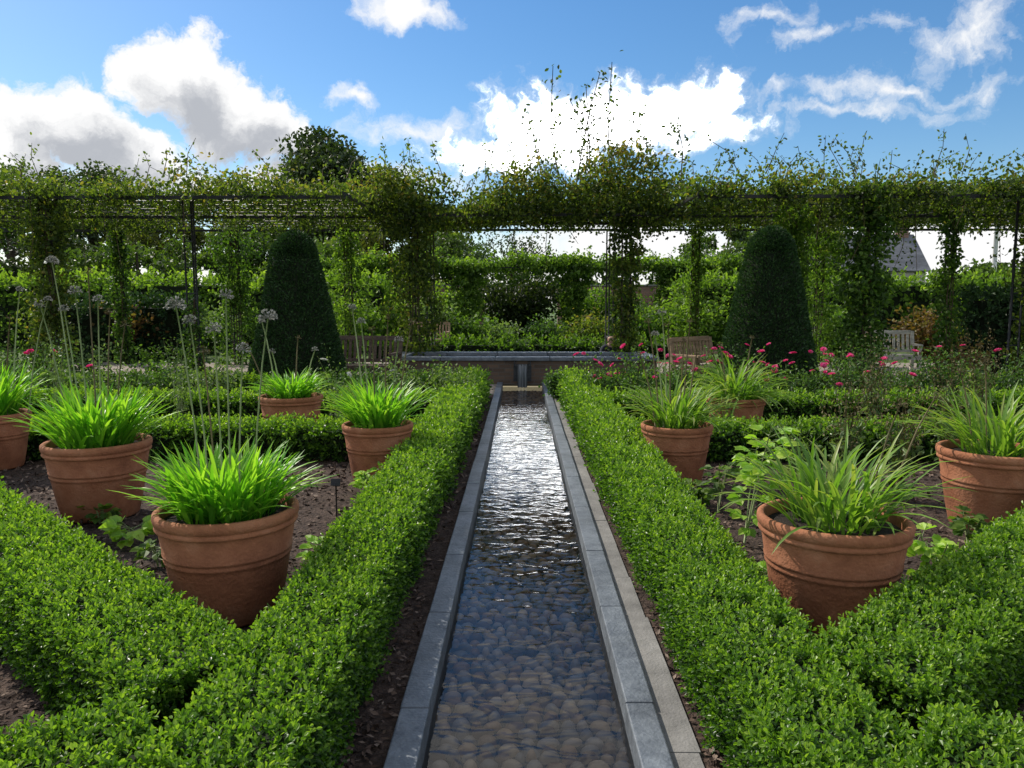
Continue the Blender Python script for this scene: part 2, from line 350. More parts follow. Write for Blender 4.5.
def pot_plant(X, Y, r, h, label, nl=150, lmin=.35, lmax=.6, mat='aga', stems=(), e=(.7,1.5), bend=1.5, w=.024, spread=.58, vr=(.1,1), low=.05):
    t = thing('potted_agapanthus', (X, Y, 0), ru(0, 6), label, 'potted plant')
    ro, rb = r*.965, r*.71
    k_ = lambda f: rb+(ro-rb)*f
    prof = [(0, .0), (rb*.96, .0), (rb, .012), (k_(.30), h*.25), (k_(.58), h*.52), (k_(.62), h*.55), (k_(.68), h*.558), (k_(.695), h*.575), (k_(.66), h*.588), (k_(.67), h*.605), (k_(.735), h*.612), (k_(.75), h*.63), (k_(.72), h*.642), (k_(.92), h*.85)]
    pm = MB(); pm.lathe(prof, 56); p = pm.build('pot', M['terra'], t)
    rm = MB(); rm.lathe([(ro*.95, h*.84), (r*.978, h*.85), (r*.99, h*.865), (r*.985, h*.885), (r*.972, h*.895), (r*.976, h*.903), (r*1.0, h*.915), (r*1.01, h*.95), (r*1.003, h*.985), (r*.975, h*1.0), (r*.93, h*1.0), (r*.90, h*.98), (r*.88, h*.86)], 56)
    rm.build('rim', M['terra'], p)
    sm = MB(); sm.lathe([(r*.895, h*.9), (r*.5, h*.925), (0.001, h*.93)], 32); sm.build('soil', M['soil'], t)
    fm = MB(); straps(fm, nl, r*spread, lmin, lmax, e[0], e[1], bend, w, h*.92, 0, *vr)
    straps(fm, int(nl*low), r*.7, lmin*.7, lmax*.85, .4, .8, bend, w, h*.92, 0, *vr)
    fm.build('foliage', M[mat], t)
    rot = t.rotation_euler.z
    for (dx, dy, top, kind) in stems:
        c, s_ = math.cos(-rot), math.sin(-rot); bx, by = dx*.55, dy*.55
        P = [(bx, by, h*.92), (bx+(dx-bx)*.3, by+(dy-by)*.3, h+(top-h)*.4), (bx+(dx-bx)*.65, by+(dy-by)*.65, h+(top-h)*.75), (dx, dy, top)]
        P = [(c*x-s_*y, s_*x+c*y, z) for x, y, z in P]
        rs = .0013*max(3.4, Y*.75)
        s1 = MB(); s1.tube(P, [rs*1.1, rs, rs*.9, rs*.8], 5, 0, ru(.2, 1)); so = s1.build('flower_stem', M['stem' if kind != 'dry' else 'seedd'], t)
        hd = umbel({'big': .048, 'small': .039, 'dry': .034}[kind], {'big': 46, 'small': 36, 'dry': 20}[kind]).build('seed_head', M['seed' if kind != 'dry' else 'seedd'], so)
        hd.location = P[-1]
    return t
def st(X, Y, items):
    out = []
    for px, py, dy, k in items:
        q = at(px, py, Y+dy); out.append((q.x-X, dy, q.z, k))
    return out
X, Y = gx(220, 3.68), 3.68
pot_plant(X, Y, .342, .54, 'left foreground terracotta pot with a dense mound of bright green strap leaves', 400, .26, .43, stems=st(X, Y, [(176,306,.1,'big'),(190,322,.2,'small'),(214,330,-.05,'small'),(243,350,.1,'small'),(268,318,.15,'big'),(226,296,.25,'small'),(203,352,.1,'dry')]), e=(.7,1.57), bend=.95, spread=.66, w=.022)
X, Y = gx(842, 3.55), 3.55
pot_plant(X, Y, .345, .54, 'right foreground terracotta pot with loose arching strap leaves', 160, .34, .54, 'agad', e=(.65,1.5), bend=1.4, w=.02, stems=st(X, Y, [(900,405,.1,'dry'),(935,398,.2,'dry')]))
X, Y = gx(91, 5.42), 5.42
pot_plant(X, Y, .36, .55, 'terracotta pot of green strap leaves second from the left edge', 300, .34, .52, stems=st(X, Y, [(52,262,.3,'big'),(75,292,.1,'big'),(98,300,-.1,'small'),(64,310,.2,'small'),(125,325,.2,'dry'),(40,305,.1,'small'),(88,272,.3,'dry'),(110,312,.2,'dry')]), e=(.8,1.55), bend=.95, spread=.64)
X, Y = gx(-12, 7.0), 7.0
pot_plant(X, Y, .30, .52, 'terracotta pot cut off by the left edge of the view', 190, .42, .6, stems=st(X, Y, [(20,290,.2,'small'),(48,300,.1,'small'),(10,318,0,'dry')]), e=(.85,1.5), bend=1.0)
X, Y = gx(376, 6.45), 6.45
pot_plant(X, Y, .302, .515, 'terracotta pot beside the left rill hedge with bright upright strap leaves', 260, .34, .51, stems=st(X, Y, [(352,308,.1,'small'),(361,322,0,'small'),(372,330,.1,'dry'),(388,318,.1,'dry'),(399,340,-.1,'small'),(412,322,.1,'dry')]), e=(.8,1.5), bend=.95, spread=.64)
X, Y = gx(289, 8.2), 8.2
pot_plant(X, Y, .34, .54, 'far terracotta pot behind the nearest left cross hedge', 220, .30, .42, stems=st(X, Y, [(246,345,.1,'dry'),(262,322,.1,'small'),(272,352,0,'small'),(315,350,.1,'small'),(298,338,.2,'dry')]), e=(.6,1.4), bend=1.2)
X, Y = gx(679, 6.45), 6.45
pot_plant(X, Y, .302, .515, 'terracotta pot beside the right rill hedge with thin arching leaves and tall stems', 160, .38, .58, 'agad', e=(.65,1.5), bend=1.4, w=.02, stems=st(X, Y, [(655,335,.1,'small'),(668,325,0,'dry'),(684,340,.1,'dry'),(697,352,.1,'dry'),(640,355,0,'dry'),(662,312,.1,'small'),(690,322,0,'dry'),(648,322,0,'dry')]))
X, Y = gx(738, 8.3), 8.3
pot_plant(X, Y, .32, .52, 'far terracotta pot on the right half hidden by its long leaves', 200, .4, .66, 'agad', e=(.4,1.5), bend=1.7, w=.022, low=.4, stems=st(X, Y, [(720,345,.1,'dry'),(752,338,.1,'dry')]))
X, Y = gx(1003, 5.2), 5.2
pot_plant(X, Y, .355, .55, 'terracotta pot cut off by the right edge of the view', 150, .42, .60, 'agad', e=(.65,1.5), bend=1.3, w=.021, stems=st(X, Y, [(960,372,.1,'dry'),(985,362,.1,'dry')]))

# ------------------------------------------------------------------ small bed plants
def bed_plant(X, Y, hgt, label, mat='lime', n=16, ls=.09, stems=3, cat='plant', name='leafy_plant', wr=.85):
    t = thing(name, (X, Y, 0), 0, label, cat)
    sm, lm = MB(), MB()
    for k in range(stems):
        a = ru(0, 6.28); tip = np.array([math.cos(a)*hgt*.22, math.sin(a)*hgt*.22, hgt*ru(.75, 1)])
        P = np.array([[0,0,0], tip*np.array([.4,.4,.5]), tip]); sm.tube(P, [.006,.005,.003], 5)
        f = np.sqrt(ru(.03, 1, n)); B = P[2]*f[:,None]*np.array([1,1,1]); az = ru(0, 6.28, n)
        D = np.stack([np.cos(az), np.sin(az), ru(-.35, .6, n)], -1); D = unit(D)
        pl = ls*.7; 
        for q in range(n): sm.tube([B[q], B[q]+D[q]*pl], .002, 3)
        for off in (-.75, 0, .75):
            c, s_ = np.cos(off), np.sin(off); D2 = np.stack([D[:,0]*c-D[:,1]*s_, D[:,0]*s_+D[:,1]*c, D[:,2]-.2], -1)
            lm.leaves(B+D*pl, D2, np.array([0,-.35,1.])+rn(n,3)*.35, ls*(1 if off == 0 else .75)*ru(.7,1.2,n), ls*wr*.7, np.clip(ru(.1,.9,n)+.2*f, 0, 1), 0, .12, True)
    sm.build('stem', M['stem'], t); lm.build('foliage', M[mat], t); return t
for px, py, hg, lab, mt, n, ls, ns in [
    (100,524,.16,'small dark leafy plant at the foot of the second left pot','ivy',7,.09,3),
    (130,545,.13,'yellow leaved seedling on the mulch beside the left foreground pot','lime',6,.11,3),
    (158,566,.14,'low green seedling behind the left side of the left foreground pot','ivy',5,.08,3),
    (318,560,.09,'small green weed on the mulch right of the left foreground pot','lime',5,.08,3),
    (370,496,.2,'low leafy plant in front of the pot by the left rill hedge','lime',10,.08,3),
    (692,504,.16,'low leafy plant in front of the pot by the right rill hedge','ivy',8,.09,3),
    (744,545,.80,'tall lime green leafy plant standing between the right pots','lime',15,.10,4),
    (765,590,.12,'small broad leaved seedling beside the right foreground pot','lime',6,.09,3),
    (718,512,.40,'young green plant left of the tall lime plant','ivy',9,.085,3),
    (930,592,.34,'green leafy plant right of the right foreground pot','lime',11,.09,3),
    (968,548,.26,'dark leafy plant at the foot of the right edge pot','ivy',9,.09,3)]:
    d = ray(px, py); tt = -H/d.z; bed_plant(d.x*tt, d.y*tt, hg, lab, mt, n, ls, ns)

d = ray(337, 532); tt = -H/d.z
t = thing('plant_label', (d.x*tt, d.y*tt, 0), 0, 'thin black plant label on a stake in the left bed', 'plant label')
m = MB(); m.tube([(0,0,-.05),(0,.004,.33)], .005, 6); m.build('stake', M['metal'], t)
m = MB(); m.box((0,-.004,.345), (.065,.004,.05), 0, 0, .5, R(-25)); bevel(m.build('plate', M['metal'], t), .003)

# ------------------------------------------------------------------ rose bushes and perennials
def rosette(r, mat):
    m = MB(); 
    for ring, (k, rr, el) in enumerate(((7, 1, .35), (6, .75, .8), (4, .45, 1.2))):
        a = np.arange(k)*2*np.pi/k+ring*.4; D = np.stack([np.cos(a)*math.cos(el), np.sin(a)*math.cos(el), np.full(k, math.sin(el))], -1)
        m.leaves(np.zeros((k,3)), D, np.stack([-np.cos(a)*math.sin(el), -np.sin(a)*math.sin(el), np.full(k, math.cos(el))], -1), r*rr, r*rr*.95, ru(.1,1,k), 0, .25, True)
    return m
def bush(X, Y, r, h, label, mat='rose', n=1300, ls=.045, flowers=0, fmat='pink', cat='shrub', name='rose_bush', group=None, stems=9, fr=.052):
    t = thing(name, (X, Y, 0), 0, label, cat, group)
    sm, lm = MB(), MB(); tips = []
    for k in range(stems):
        a = ru(0, 6.28); q = ru(.3, 1); tip = np.array([math.cos(a)*r*q, math.sin(a)*r*q, h*ru(.62, 1.05)*(1.05-.25*q)]); tips.append(tip)
        sm.tube([(0,0,0), tip*np.array([.35,.35,.5]), tip], [.008,.006,.003], 4)
        k2 = n//stems; f = ru(.2, 1.0, k2); P = tip*np.stack([f**1.3, f**1.3, f], -1)+rn(k2, 3)*r*.2*np.array([1,1,.7])
        P[:,2] = np.maximum(P[:,2], .03)
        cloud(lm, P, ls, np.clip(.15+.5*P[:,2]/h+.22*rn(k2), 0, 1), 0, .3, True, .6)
    sm.build('stem', M['twig'], t); lm.build('foliage', M[mat], t)
    for k in range(flowers):
        tp = tips[k % len(tips)]+rn(3)*np.array([r*.35, r*.2, .07])+np.array([0,-.02,.05]); a = rosette(fr*ru(.7,1.15), fmat).build('flower', M[fmat], t)
        a.location = tp; a.rotation_euler = (ru(-.2,1.0), ru(-.6,.6), ru(0,6))
    return t
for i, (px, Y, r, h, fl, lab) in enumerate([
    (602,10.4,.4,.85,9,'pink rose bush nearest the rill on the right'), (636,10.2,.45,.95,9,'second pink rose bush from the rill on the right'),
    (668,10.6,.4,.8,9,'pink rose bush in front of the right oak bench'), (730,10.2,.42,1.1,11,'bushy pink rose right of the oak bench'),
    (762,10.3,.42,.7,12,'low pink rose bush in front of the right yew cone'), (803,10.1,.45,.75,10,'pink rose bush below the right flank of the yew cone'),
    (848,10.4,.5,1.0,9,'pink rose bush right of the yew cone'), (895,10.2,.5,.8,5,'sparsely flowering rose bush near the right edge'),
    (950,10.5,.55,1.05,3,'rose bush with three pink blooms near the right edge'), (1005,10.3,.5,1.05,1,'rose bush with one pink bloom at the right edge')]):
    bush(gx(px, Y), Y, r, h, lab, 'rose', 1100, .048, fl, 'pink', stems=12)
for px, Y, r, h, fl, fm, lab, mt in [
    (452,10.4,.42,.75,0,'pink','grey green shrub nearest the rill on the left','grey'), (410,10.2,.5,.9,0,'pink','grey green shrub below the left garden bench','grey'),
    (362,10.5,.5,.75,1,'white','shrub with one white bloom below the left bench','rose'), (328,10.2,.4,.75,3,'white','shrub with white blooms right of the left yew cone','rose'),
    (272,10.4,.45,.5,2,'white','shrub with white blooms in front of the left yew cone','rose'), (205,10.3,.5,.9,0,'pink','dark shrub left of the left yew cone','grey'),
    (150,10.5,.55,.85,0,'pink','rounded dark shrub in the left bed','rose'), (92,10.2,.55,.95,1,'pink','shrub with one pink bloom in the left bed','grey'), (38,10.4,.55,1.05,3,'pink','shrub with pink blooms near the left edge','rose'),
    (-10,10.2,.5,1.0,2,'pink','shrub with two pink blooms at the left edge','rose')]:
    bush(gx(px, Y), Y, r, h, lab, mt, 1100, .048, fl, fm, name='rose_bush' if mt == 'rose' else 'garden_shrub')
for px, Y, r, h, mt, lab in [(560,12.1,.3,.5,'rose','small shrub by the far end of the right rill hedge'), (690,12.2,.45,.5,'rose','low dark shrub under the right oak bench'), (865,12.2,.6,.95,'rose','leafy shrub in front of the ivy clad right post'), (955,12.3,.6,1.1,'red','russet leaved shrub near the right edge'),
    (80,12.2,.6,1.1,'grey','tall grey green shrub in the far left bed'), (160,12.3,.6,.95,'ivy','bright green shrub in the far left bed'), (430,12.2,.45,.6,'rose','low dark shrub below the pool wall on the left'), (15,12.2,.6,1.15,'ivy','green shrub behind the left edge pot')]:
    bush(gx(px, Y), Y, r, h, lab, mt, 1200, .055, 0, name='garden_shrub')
def wispy(X, Y, h, r, label, n=22, green=False):
    t = thing('seedhead_perennial', (X, Y, 0), 0, label, 'perennial'); sm, lm = MB(), MB()
    for k in range(n):
        a = ru(0, 6.28); q = ru(.2, 1)*r; tip = np.array([math.cos(a)*q, math.sin(a)*q, h*ru(.6, 1.05)])
        sm.tube([(0,0,0), tip*np.array([.3,.3,.55]), tip], [.004,.003,.002], 3, 0, ru(0,1))
        kk = 16; f = ru(.5, 1.02, kk); P = tip*np.stack([f**1.4, f**1.4, f], -1)+rn(kk,3)*.03
        cloud(lm, P, .03, ru(0, 1, kk), 0, -.3, False, .5)
        kk = 14; f = ru(.1, .7, kk); P = tip*np.stack([f**1.4, f**1.4, f], -1)+rn(kk,3)*.03; cloud(lm, P, .07, ru(0,.9,kk), 1, .2, True, .35)
    sm.build('stem', M['stem' if green else 'seedd'], t); lm.build('foliage', [M['grey' if green else 'seedd'], M['grey']], t)
for px, Y, h, lab, g in [(850,6.2,1.05,'wispy brown seed head plant behind the right foreground pot',0), (905,5.9,1.0,'wispy seed head plant between the right foreground and right edge pots',0), (955,6.9,1.15,'tall wispy seed head plant behind the right edge pot',0), (800,6.6,.7,'short wispy plant right of the right rill hedge pot',1),
    (875,8.4,1.2,'tall dark seed head plant behind the nearest right cross hedge',0),(985,8.4,1.25,'dark seed head plant near the right edge behind the cross hedge',0),
    (718,8.0,.75,'wispy plant in front of the far right pot',1),(175,8.6,1.2,'tall thin stemmed plant left of the far left pot',1), (55,8.6,1.3,'tall thin stemmed plant behind the left edge pots',1), (338,8.9,1.0,'thin stemmed plant right of the far left pot',1)]:
    wispy(gx(px, Y), Y, h, .32, lab, 9 if g else 22, g)

# ------------------------------------------------------------------ yew cones
def yew(px, Y, h, rb, label):
    X = gx(px, Y); t = thing('topiary_yew', (X, Y, 0), 0, label, 'topiary')
    def rad(z): 
        f = np.asarray(z)/h; return rb*(1-.66*f)*np.where(f > .88, np.sqrt(np.clip(1-((f-.88)/.12)**2*.97, 0, 1)), 1)
    m = MB(); zs = np.linspace(0, h*.99, 40); m.lathe([(max(float(rad(z))-.05, .001), z-.03) for z in zs]+[(.001, h*.97)], 32, 1)
    n = 26000; z = np.where(rng.random(n) < .10, h*ru(.86, 1, n), h*.97*(1-np.sqrt(1-rng.random(n)*.85)*1.0)*1.55); z = np.clip(z, 0, h*.998); a = ru(0, 6.283, n)
    P = np.stack([np.cos(a)*rad(z), np.sin(a)*rad(z), z], -1)
    rr = .016*lump(P, 4)+.013*lump(P, 11)
    nn = np.stack([np.cos(a), np.sin(a), .35+0*a], -1); P = P+nn*(rr-.03)[:,None]
    D = unit(nn*.9+rn(n,3)*.5+np.array([0,0,.4])); m.leaves(P, D, rn(n,3), ru(.035,.07,n), ru(.016,.03,n), np.clip(.45+rr*6+.25*rn(n), 0, 1), 0, .1, False)
    m.build('foliage', [M['yew'], M['core']], t)
    m = MB(); m.tube([(0,0,-.05),(0,0,.4)], .12, 8); m.build('trunk', M['bark'], t)
yew(297, 12.2, gz(231, 12.2), .86, 'dark clipped yew cone on the left of the rill')
yew(768, 12.2, gz(227, 12.2), .88, 'dark clipped yew cone on the right of the rill')

# ------------------------------------------------------------------ raised pool
t = thing('raised_pool', (XC, 15.2, 0), 0, 'raised rectangular brick pool with stone coping at the end of the rill', 'pool')
ph, pw, pd = .5, 2.55, .8
m = MB(); m.box((0,-pd+.12,ph/2-.05), (2*pw, .24, ph-.02)); m.box((0,pd-.12,ph/2-.05), (2*pw,.24,ph-.02))
for s in (-1,1): m.box((s*(pw-.12),0,ph/2-.05), (.24,2*pd-.48,ph-.02))
m.build('wall', M['poolbrick'], t)
m = MB()
for s in (-1,1):
    for k in range(5): m.box(((k-2)*1.04, s*(pd-.12), ph-.025), (1.032,.34,.07))
    m.box((s*(pw-.12),0,ph-.027), (.34, 2*pd-.6,.068))
bevel(m.build('coping', M['stone'], t), .01)
m = MB(); sheet(m, -pw+.2, pw-.2, -pd+.2, pd-.2, ph-.1); m.build('water', M['poolwater'], t)
m = MB(); sheet(m, -pw+.2, pw-.2, -pd+.2, pd-.2, .02); m.build('floor', M['mortar'], t)
t = thing('water_spout', (XC, 14.38, 0), 0, 'dark lead spout in the pool wall pouring water into the rill', 'spout')
m = MB(); m.box((0,-.03,.36), (.32,.12,.03)); m.box((-.15,-.03,.4), (.02,.12,.06)); m.box((.15,-.03,.4), (.02,.12,.06)); m.box((0,.012,.2), (.34,.02,.3)); m.build('chute', M['lead'], t)
m = MB(); K = 12
xs = np.linspace(-.09,.09,K); V = []
for z, y in ((.378,-.09),(.33,-.115),(.2,-.13),(.05,-.14),(-.052,-.145)): V += [[x+ru(-.004,.004), y+.012*math.sin(x*90+z*9), z] for x in xs]
Fc = [[r*K+c, r*K+c+1, (r+1)*K+c+1, (r+1)*K+c] for r in range(4) for c in range(K-1)]
m.add(V, Fc, 0, np.tile(ru(0,1,K), 5), True); m.build('water_sheet', M['fall'], t)

# ------------------------------------------------------------------ pergola
PZ = 3.3
def pergola(x0, x1, y0, y1, posts, label, z=PZ, rod=.42, front=None):
    c = ((x0+x1)/2, (y0+y1)/2); t = thing('pergola', (c[0], c[1], 0), 0, label, 'pergola')
    for X, Y in posts:
        m = MB()
        for dx, dy in ((-.09,0),(.09,0),(0,.12)): m.tube([(X-c[0]+dx, Y-c[1]+dy, 0), (X-c[0]+dx, Y-c[1]+dy, z)], .018, 8)
        for k in range(7): m.box((X-c[0], Y-c[1]+.03, .35+k*.45), (.2,.02,.02))
        m.build('post', M['metal'], t)
    for Y in (y0, (y0+y1)/2, y1):
        m = MB(); m.box((0, Y-c[1], z+.03), (x1-x0, .05, .055)); m.build('beam', M['metal'], t)
    for X in (x0, x1):
        m = MB(); m.box((X-c[0]+(.03 if X == x0 else -.03), 0, z+.092), (.05, y1-y0, .05)); m.build('beam', M['metal'], t)
    m = MB(); k = x0+rod
    while k < x1-.1: m.tube([(k-c[0], y0-c[1], z+.08), (k-c[0], y1-c[1], z+.08)], .012, 5); k += rod
    k = y0+rod
    while k < y1-.1: m.tube([(x0-c[0], k-c[1], z+.10), (x1-c[0], k-c[1], z+.10)], .011, 5); k += rod*1.4
    m.build('roof_rods', M['metal'], t); return t
pergola(-2.95, 2.95, 15.9, 19.2, [(-2.25,16.1),(2.2,16.1),(-2.25,19),(2.2,19)], 'central bay of the dark steel pergola behind the pool')
pergola(-13, -3.0, 13.2, 19.25, [(-5.75,13.3),(-8.25,13.3),(-7.1,19),(-10,19),(-11,13.3),(-4.3,19)], 'left wing of the dark steel pergola')
pergola(3.0, 13, 13.2, 19.25, [(6.0,13.3),(8.55,13.3),(7.35,19),(10.5,19),(11,13.3),(4.3,19)], 'right wing of the dark steel pergola')
pergola(-9, 9, 31.0, 33.6, [(-2.2,31.2),(2.2,31.2),(-6,31.2),(6,31.2),(-8.5,31.2),(8.5,31.2)], 'far run of the dark steel pergola across the back of the garden', 2.9, .8)

def canopy(x0, x1, y0, y1, z0, z1, n, label, ls=.1, mat='vine', hang=.35, shoots=30, sh=.7, gap=.15, strands=1.2, back=1.6, hangp=.12, fringe=0):
    m = MB(); c = ((x0+x1)/2, (y0+y1)/2, z0)
    nc = n//12; P0 = np.stack([ru(x0, x1, nc), y0+(y1-y0)*rng.random(nc)**back-.15, np.zeros(nc)], -1)
    th = (z1-z0)*np.clip(.45+.75*lump(P0, 1.3)+.55*lump(P0, 4, 1), .04, 1.35); keep = lump(P0, 1.9, 3)+.5*lump(P0, 5, 1) > -1+gap*2; P0, th = P0[keep], th[keep]; nc = len(P0)
    P0[:,2] = z0+th*rng.random(nc)**.9; dn = rng.random(nc) < hangp; P0[dn,2] = z0-hang*rng.random(dn.sum())**2
    if fringe:
        Q = np.stack([ru(x0, x1, fringe), y0-.1+.35*rng.random(fringe)**1.5, np.zeros(fringe)], -1); Qx = Q*np.array([1,0,0])
        dp = np.clip(.1+1.2*lump(Qx, 2.3, x0)+.8*lump(Qx, 7, 1), .0, 1.7); Q = Q[dp > .05]; dp = dp[dp > .05]; Q[:,2] = z0+.12-hang*1.8*dp*rng.random(len(Q)); P0 = np.concatenate([P0, Q]); nc = len(P0)
    P = (P0[:,None]+rn(nc, 12, 3)*np.array([.14,.14,.08])).reshape(-1, 3)
    cv = np.repeat(ru(-.35, .35, nc), 12)
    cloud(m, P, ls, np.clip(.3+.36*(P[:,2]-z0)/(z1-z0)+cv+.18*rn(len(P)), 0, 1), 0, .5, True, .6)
    for k in range(shoots):
        b = np.array([ru(x0,x1), ru(y0,(y0+y1)/2), z0+(z1-z0)*.45]); l = sh*ru(.4, 1.6); d = unit(np.array([ru(-.6,.6), ru(-.3,.3), 1.])); e = b+d*l; mid = b+d*l*.55+np.array([ru(-.1,.1),0,0])
        e = e+np.array([ru(-.25,.25), 0, -l*.1]); m.tube([b, mid, e], [.008,.006,.004], 4, 1)
        kk = int(14*l/.5); f = rng.random(kk)[:,None]; P = np.where(f < .5, b+(mid-b)*f*2, mid+(e-mid)*(f-.5)*2)+rn(kk,3)*.045; cloud(m, P, ls*.85, ru(.0,.7,kk), 0, .3, True, .6)
    for k in range(int((x1-x0)*strands)):
        b = np.array([ru(x0,x1), ru(y0-.1,y0+.8), z0]); l = ru(.2,1.4); m.tube([b, b+np.array([ru(-.08,.08),0,-l*.6]), b+np.array([ru(-.15,.15),0,-l])], [.007,.006,.004], 4, 1)
        kk = int(30*l); P = b-np.array([0,0,1])*(rng.random(kk)[:,None]*l)+rn(kk,3)*.05; cloud(m, P, ls*.8, ru(.0,.7,kk), 0, .7, True, .6)
    return tag(m.build('climbing_vine', [M[mat], M['twig']], None, c), label, 'vine')
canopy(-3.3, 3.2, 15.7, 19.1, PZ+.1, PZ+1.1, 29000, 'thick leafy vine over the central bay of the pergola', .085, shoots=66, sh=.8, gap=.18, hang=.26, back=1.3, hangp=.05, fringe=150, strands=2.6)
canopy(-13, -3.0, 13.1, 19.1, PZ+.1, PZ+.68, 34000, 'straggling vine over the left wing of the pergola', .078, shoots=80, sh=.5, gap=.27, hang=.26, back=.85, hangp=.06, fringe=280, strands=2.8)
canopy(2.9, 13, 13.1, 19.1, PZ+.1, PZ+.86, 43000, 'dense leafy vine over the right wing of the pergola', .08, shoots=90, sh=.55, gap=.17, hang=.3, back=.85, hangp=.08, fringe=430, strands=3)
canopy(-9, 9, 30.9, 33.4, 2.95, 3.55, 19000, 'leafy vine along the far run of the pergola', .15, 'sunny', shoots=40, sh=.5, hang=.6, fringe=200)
m = MB()
for px0, px1, py in ((560,553,66),(575,600,72),(590,570,100),(610,612,62),(545,530,110),(605,640,112),(680,676,118),(585,586,85)):
    b = at(px0, 190, 16.6); e = at(px1, py, 16.6); mid = (b+e)/2+Vector((ru(-.2,.2), 0, .1)); m.tube([b, mid, e], [.014,.012,.007], 4, 1)
    kk = 80; f = rng.random(kk)[:,None]**1.1; bb, mm, ee = map(np.array, (b, mid, e)); P = np.where(f < .5, bb+(mm-bb)*f*2, mm+(ee-mm)*(f-.5)*2)+rn(kk,3)*.10; cloud(m, P, .10, ru(.0,.5,kk), 0, .3, True, .55)
tag(m.build('climbing_vine', [M['vine'], M['twig']], None, (1.2, 16.6, PZ)), 'tall wild vine shoots rising against the sky above the central bay', 'vine')
def clad(X, Y, r, h, n, label, mat='ivy', z0=0, ls=.085, taper=0):
    m = MB(); nc = n//10; z = z0+(h-z0)*rng.random(nc); a = ru(0, 6.283, nc); P0 = np.stack([X+0*a, Y+0*a, z], -1)
    rr = r*np.clip(.8+.75*lump(P0, 2.6, X)+.4*lump(P0, 6), .2, 1.6)*(1-taper*(1-z/h))*rng.random(nc)**.5
    P0 = P0+np.stack([np.cos(a)*rr, np.sin(a)*rr, 0*a], -1); P = (P0[:,None]+rn(nc,10,3)*.07).reshape(-1,3); P[:,2] = np.maximum(P[:,2], .02)
    cloud(m, P, ls, np.clip(.38+np.repeat(ru(-.32,.32,nc),10)+.15*rn(len(P)), 0, 1), 0, .6, True, .65)
    for k in range(3): m.tube([(X+ru(-.12,.12), Y-.05, z0), (X+ru(-.15,.15), Y-.08, (z0+h)/2), (X+ru(-.12,.12), Y, h)], .012, 5, 1)
    return tag(m.build('climbing_vine', [M[mat], M['twig']], None, (X, Y, 0)), label, 'vine')
clad(-2.25,16.1,.42,3.6,4200,'vine climbing the pergola post left of the pool','vine')
clad(2.2,16.1,.34,3.6,3000,'vine climbing the pergola post right of the pool','vine')
clad(-8.25,13.3,.40,3.4,3400,'vine on the near pergola post at the left edge','vine')
clad(-7.1,19,.46,3.3,3000,'vine on the rear left pergola post nearer the yew','ivy')
clad(-10,19,.42,3.3,2600,'vine on the rear left pergola post farther from the yew','ivy')
clad(-4.3,19,.40,3.3,2400,'vine on the rear post behind the left bench','sunny')
clad(4.3,19,.34,3.3,2100,'vine on the rear post behind the brown bench','sunny')
clad(7.35,19,.5,3.3,3000,'vine on the rear post right of the right yew','sunny')
clad(-5.75,13.3,.2,1.6,700,'low vine at the foot of the bare left pergola post','ivy')
clad(5.95,13.3,.42,3.5,5200,'thick ivy column on the near right pergola post','ivy')
clad(5.1,14.5,.34,3.3,3000,'bright ivy hanging beside the right yew cone','sunny')
clad(8.2,14.8,.22,3.3,1700,'thin dark vine on the right pergola post','ivy')
clad(8.9,13.3,.40,3.4,3200,'leafy vine on the pergola post at the right edge','vine')
for X, w in ((-2.2,'left of the dark round shrub'),(2.2,'right of the dark round shrub'),(-6,'seen past the left bench'),(6,'seen past the right yew'),(-8.5,'at its left end'),(8.5,'at its right end')):
    clad(X, 31.2, .8, 3.0, 2800, 'leafy vine on the far pergola post '+w, 'sunny', 0, .15)

# ------------------------------------------------------------------ benches
def bench(X, Y, rz, L, mat, label, name='garden_bench', cat='bench'):
    t = thing(name, (X, Y, 0), rz, label, cat); mt = M[mat]; a = L/2-.04
    for sx in (-1,1):
        m = MB(); m.box((sx*a,-.22,.31), (.07,.07,.62)); bevel(m.build('leg', mt, t), .006)
        m = MB(); m.box((sx*a,.24,.23), (.07,.07,.46)); m.box((sx*a,.29,.68), (.07,.06,.5), 0, 0, .5, R(-12)); bevel(m.build('leg', mt, t), .006)
        m = MB(); m.box((sx*a,-.01,.645), (.075,.58,.04)); bevel(m.build('armrest', mt, t), .006)
    m = MB()
    for k in range(6): m.box((0,-.2+k*.08,.43), (L-.17,.065,.028))
    m.box((0,-.235,.38), (L-.16,.035,.08)); bevel(m.build('seat', mt, t), .005)
    m = MB(); m.box((0,.345,.9), (L-.15,.045,.08), 0, 0, .5, R(-12)); m.box((0,.255,.5), (L-.15,.04,.06), 0, 0, .5, R(-12))
    n = int(L/.105)
    for k in range(n): m.box((-L/2+.13+k*(L-.26)/(n-1),.3,.7), (.05,.022,.36), 0, 0, .5, R(-12))
    m.build('backrest', mt, t)
bench(gx(361,13.4), 13.45, R(-8), 1.3, 'oakd', 'dark wooden garden bench between the left yew cone and the pool')
bench(gx(706,13.2), 13.2, R(40), 1.2, 'oak', 'warm brown wooden bench between the pool and the right yew cone')
bench(gx(894,16.3), 16.3, R(-10), 1.0, 'oakl', 'pale silvered wooden bench under the right wing of the pergola')
bench(gx(428,23), 23, R(0), 1.3, 'oak', 'small brown bench on the lawn behind the left end of the pool')

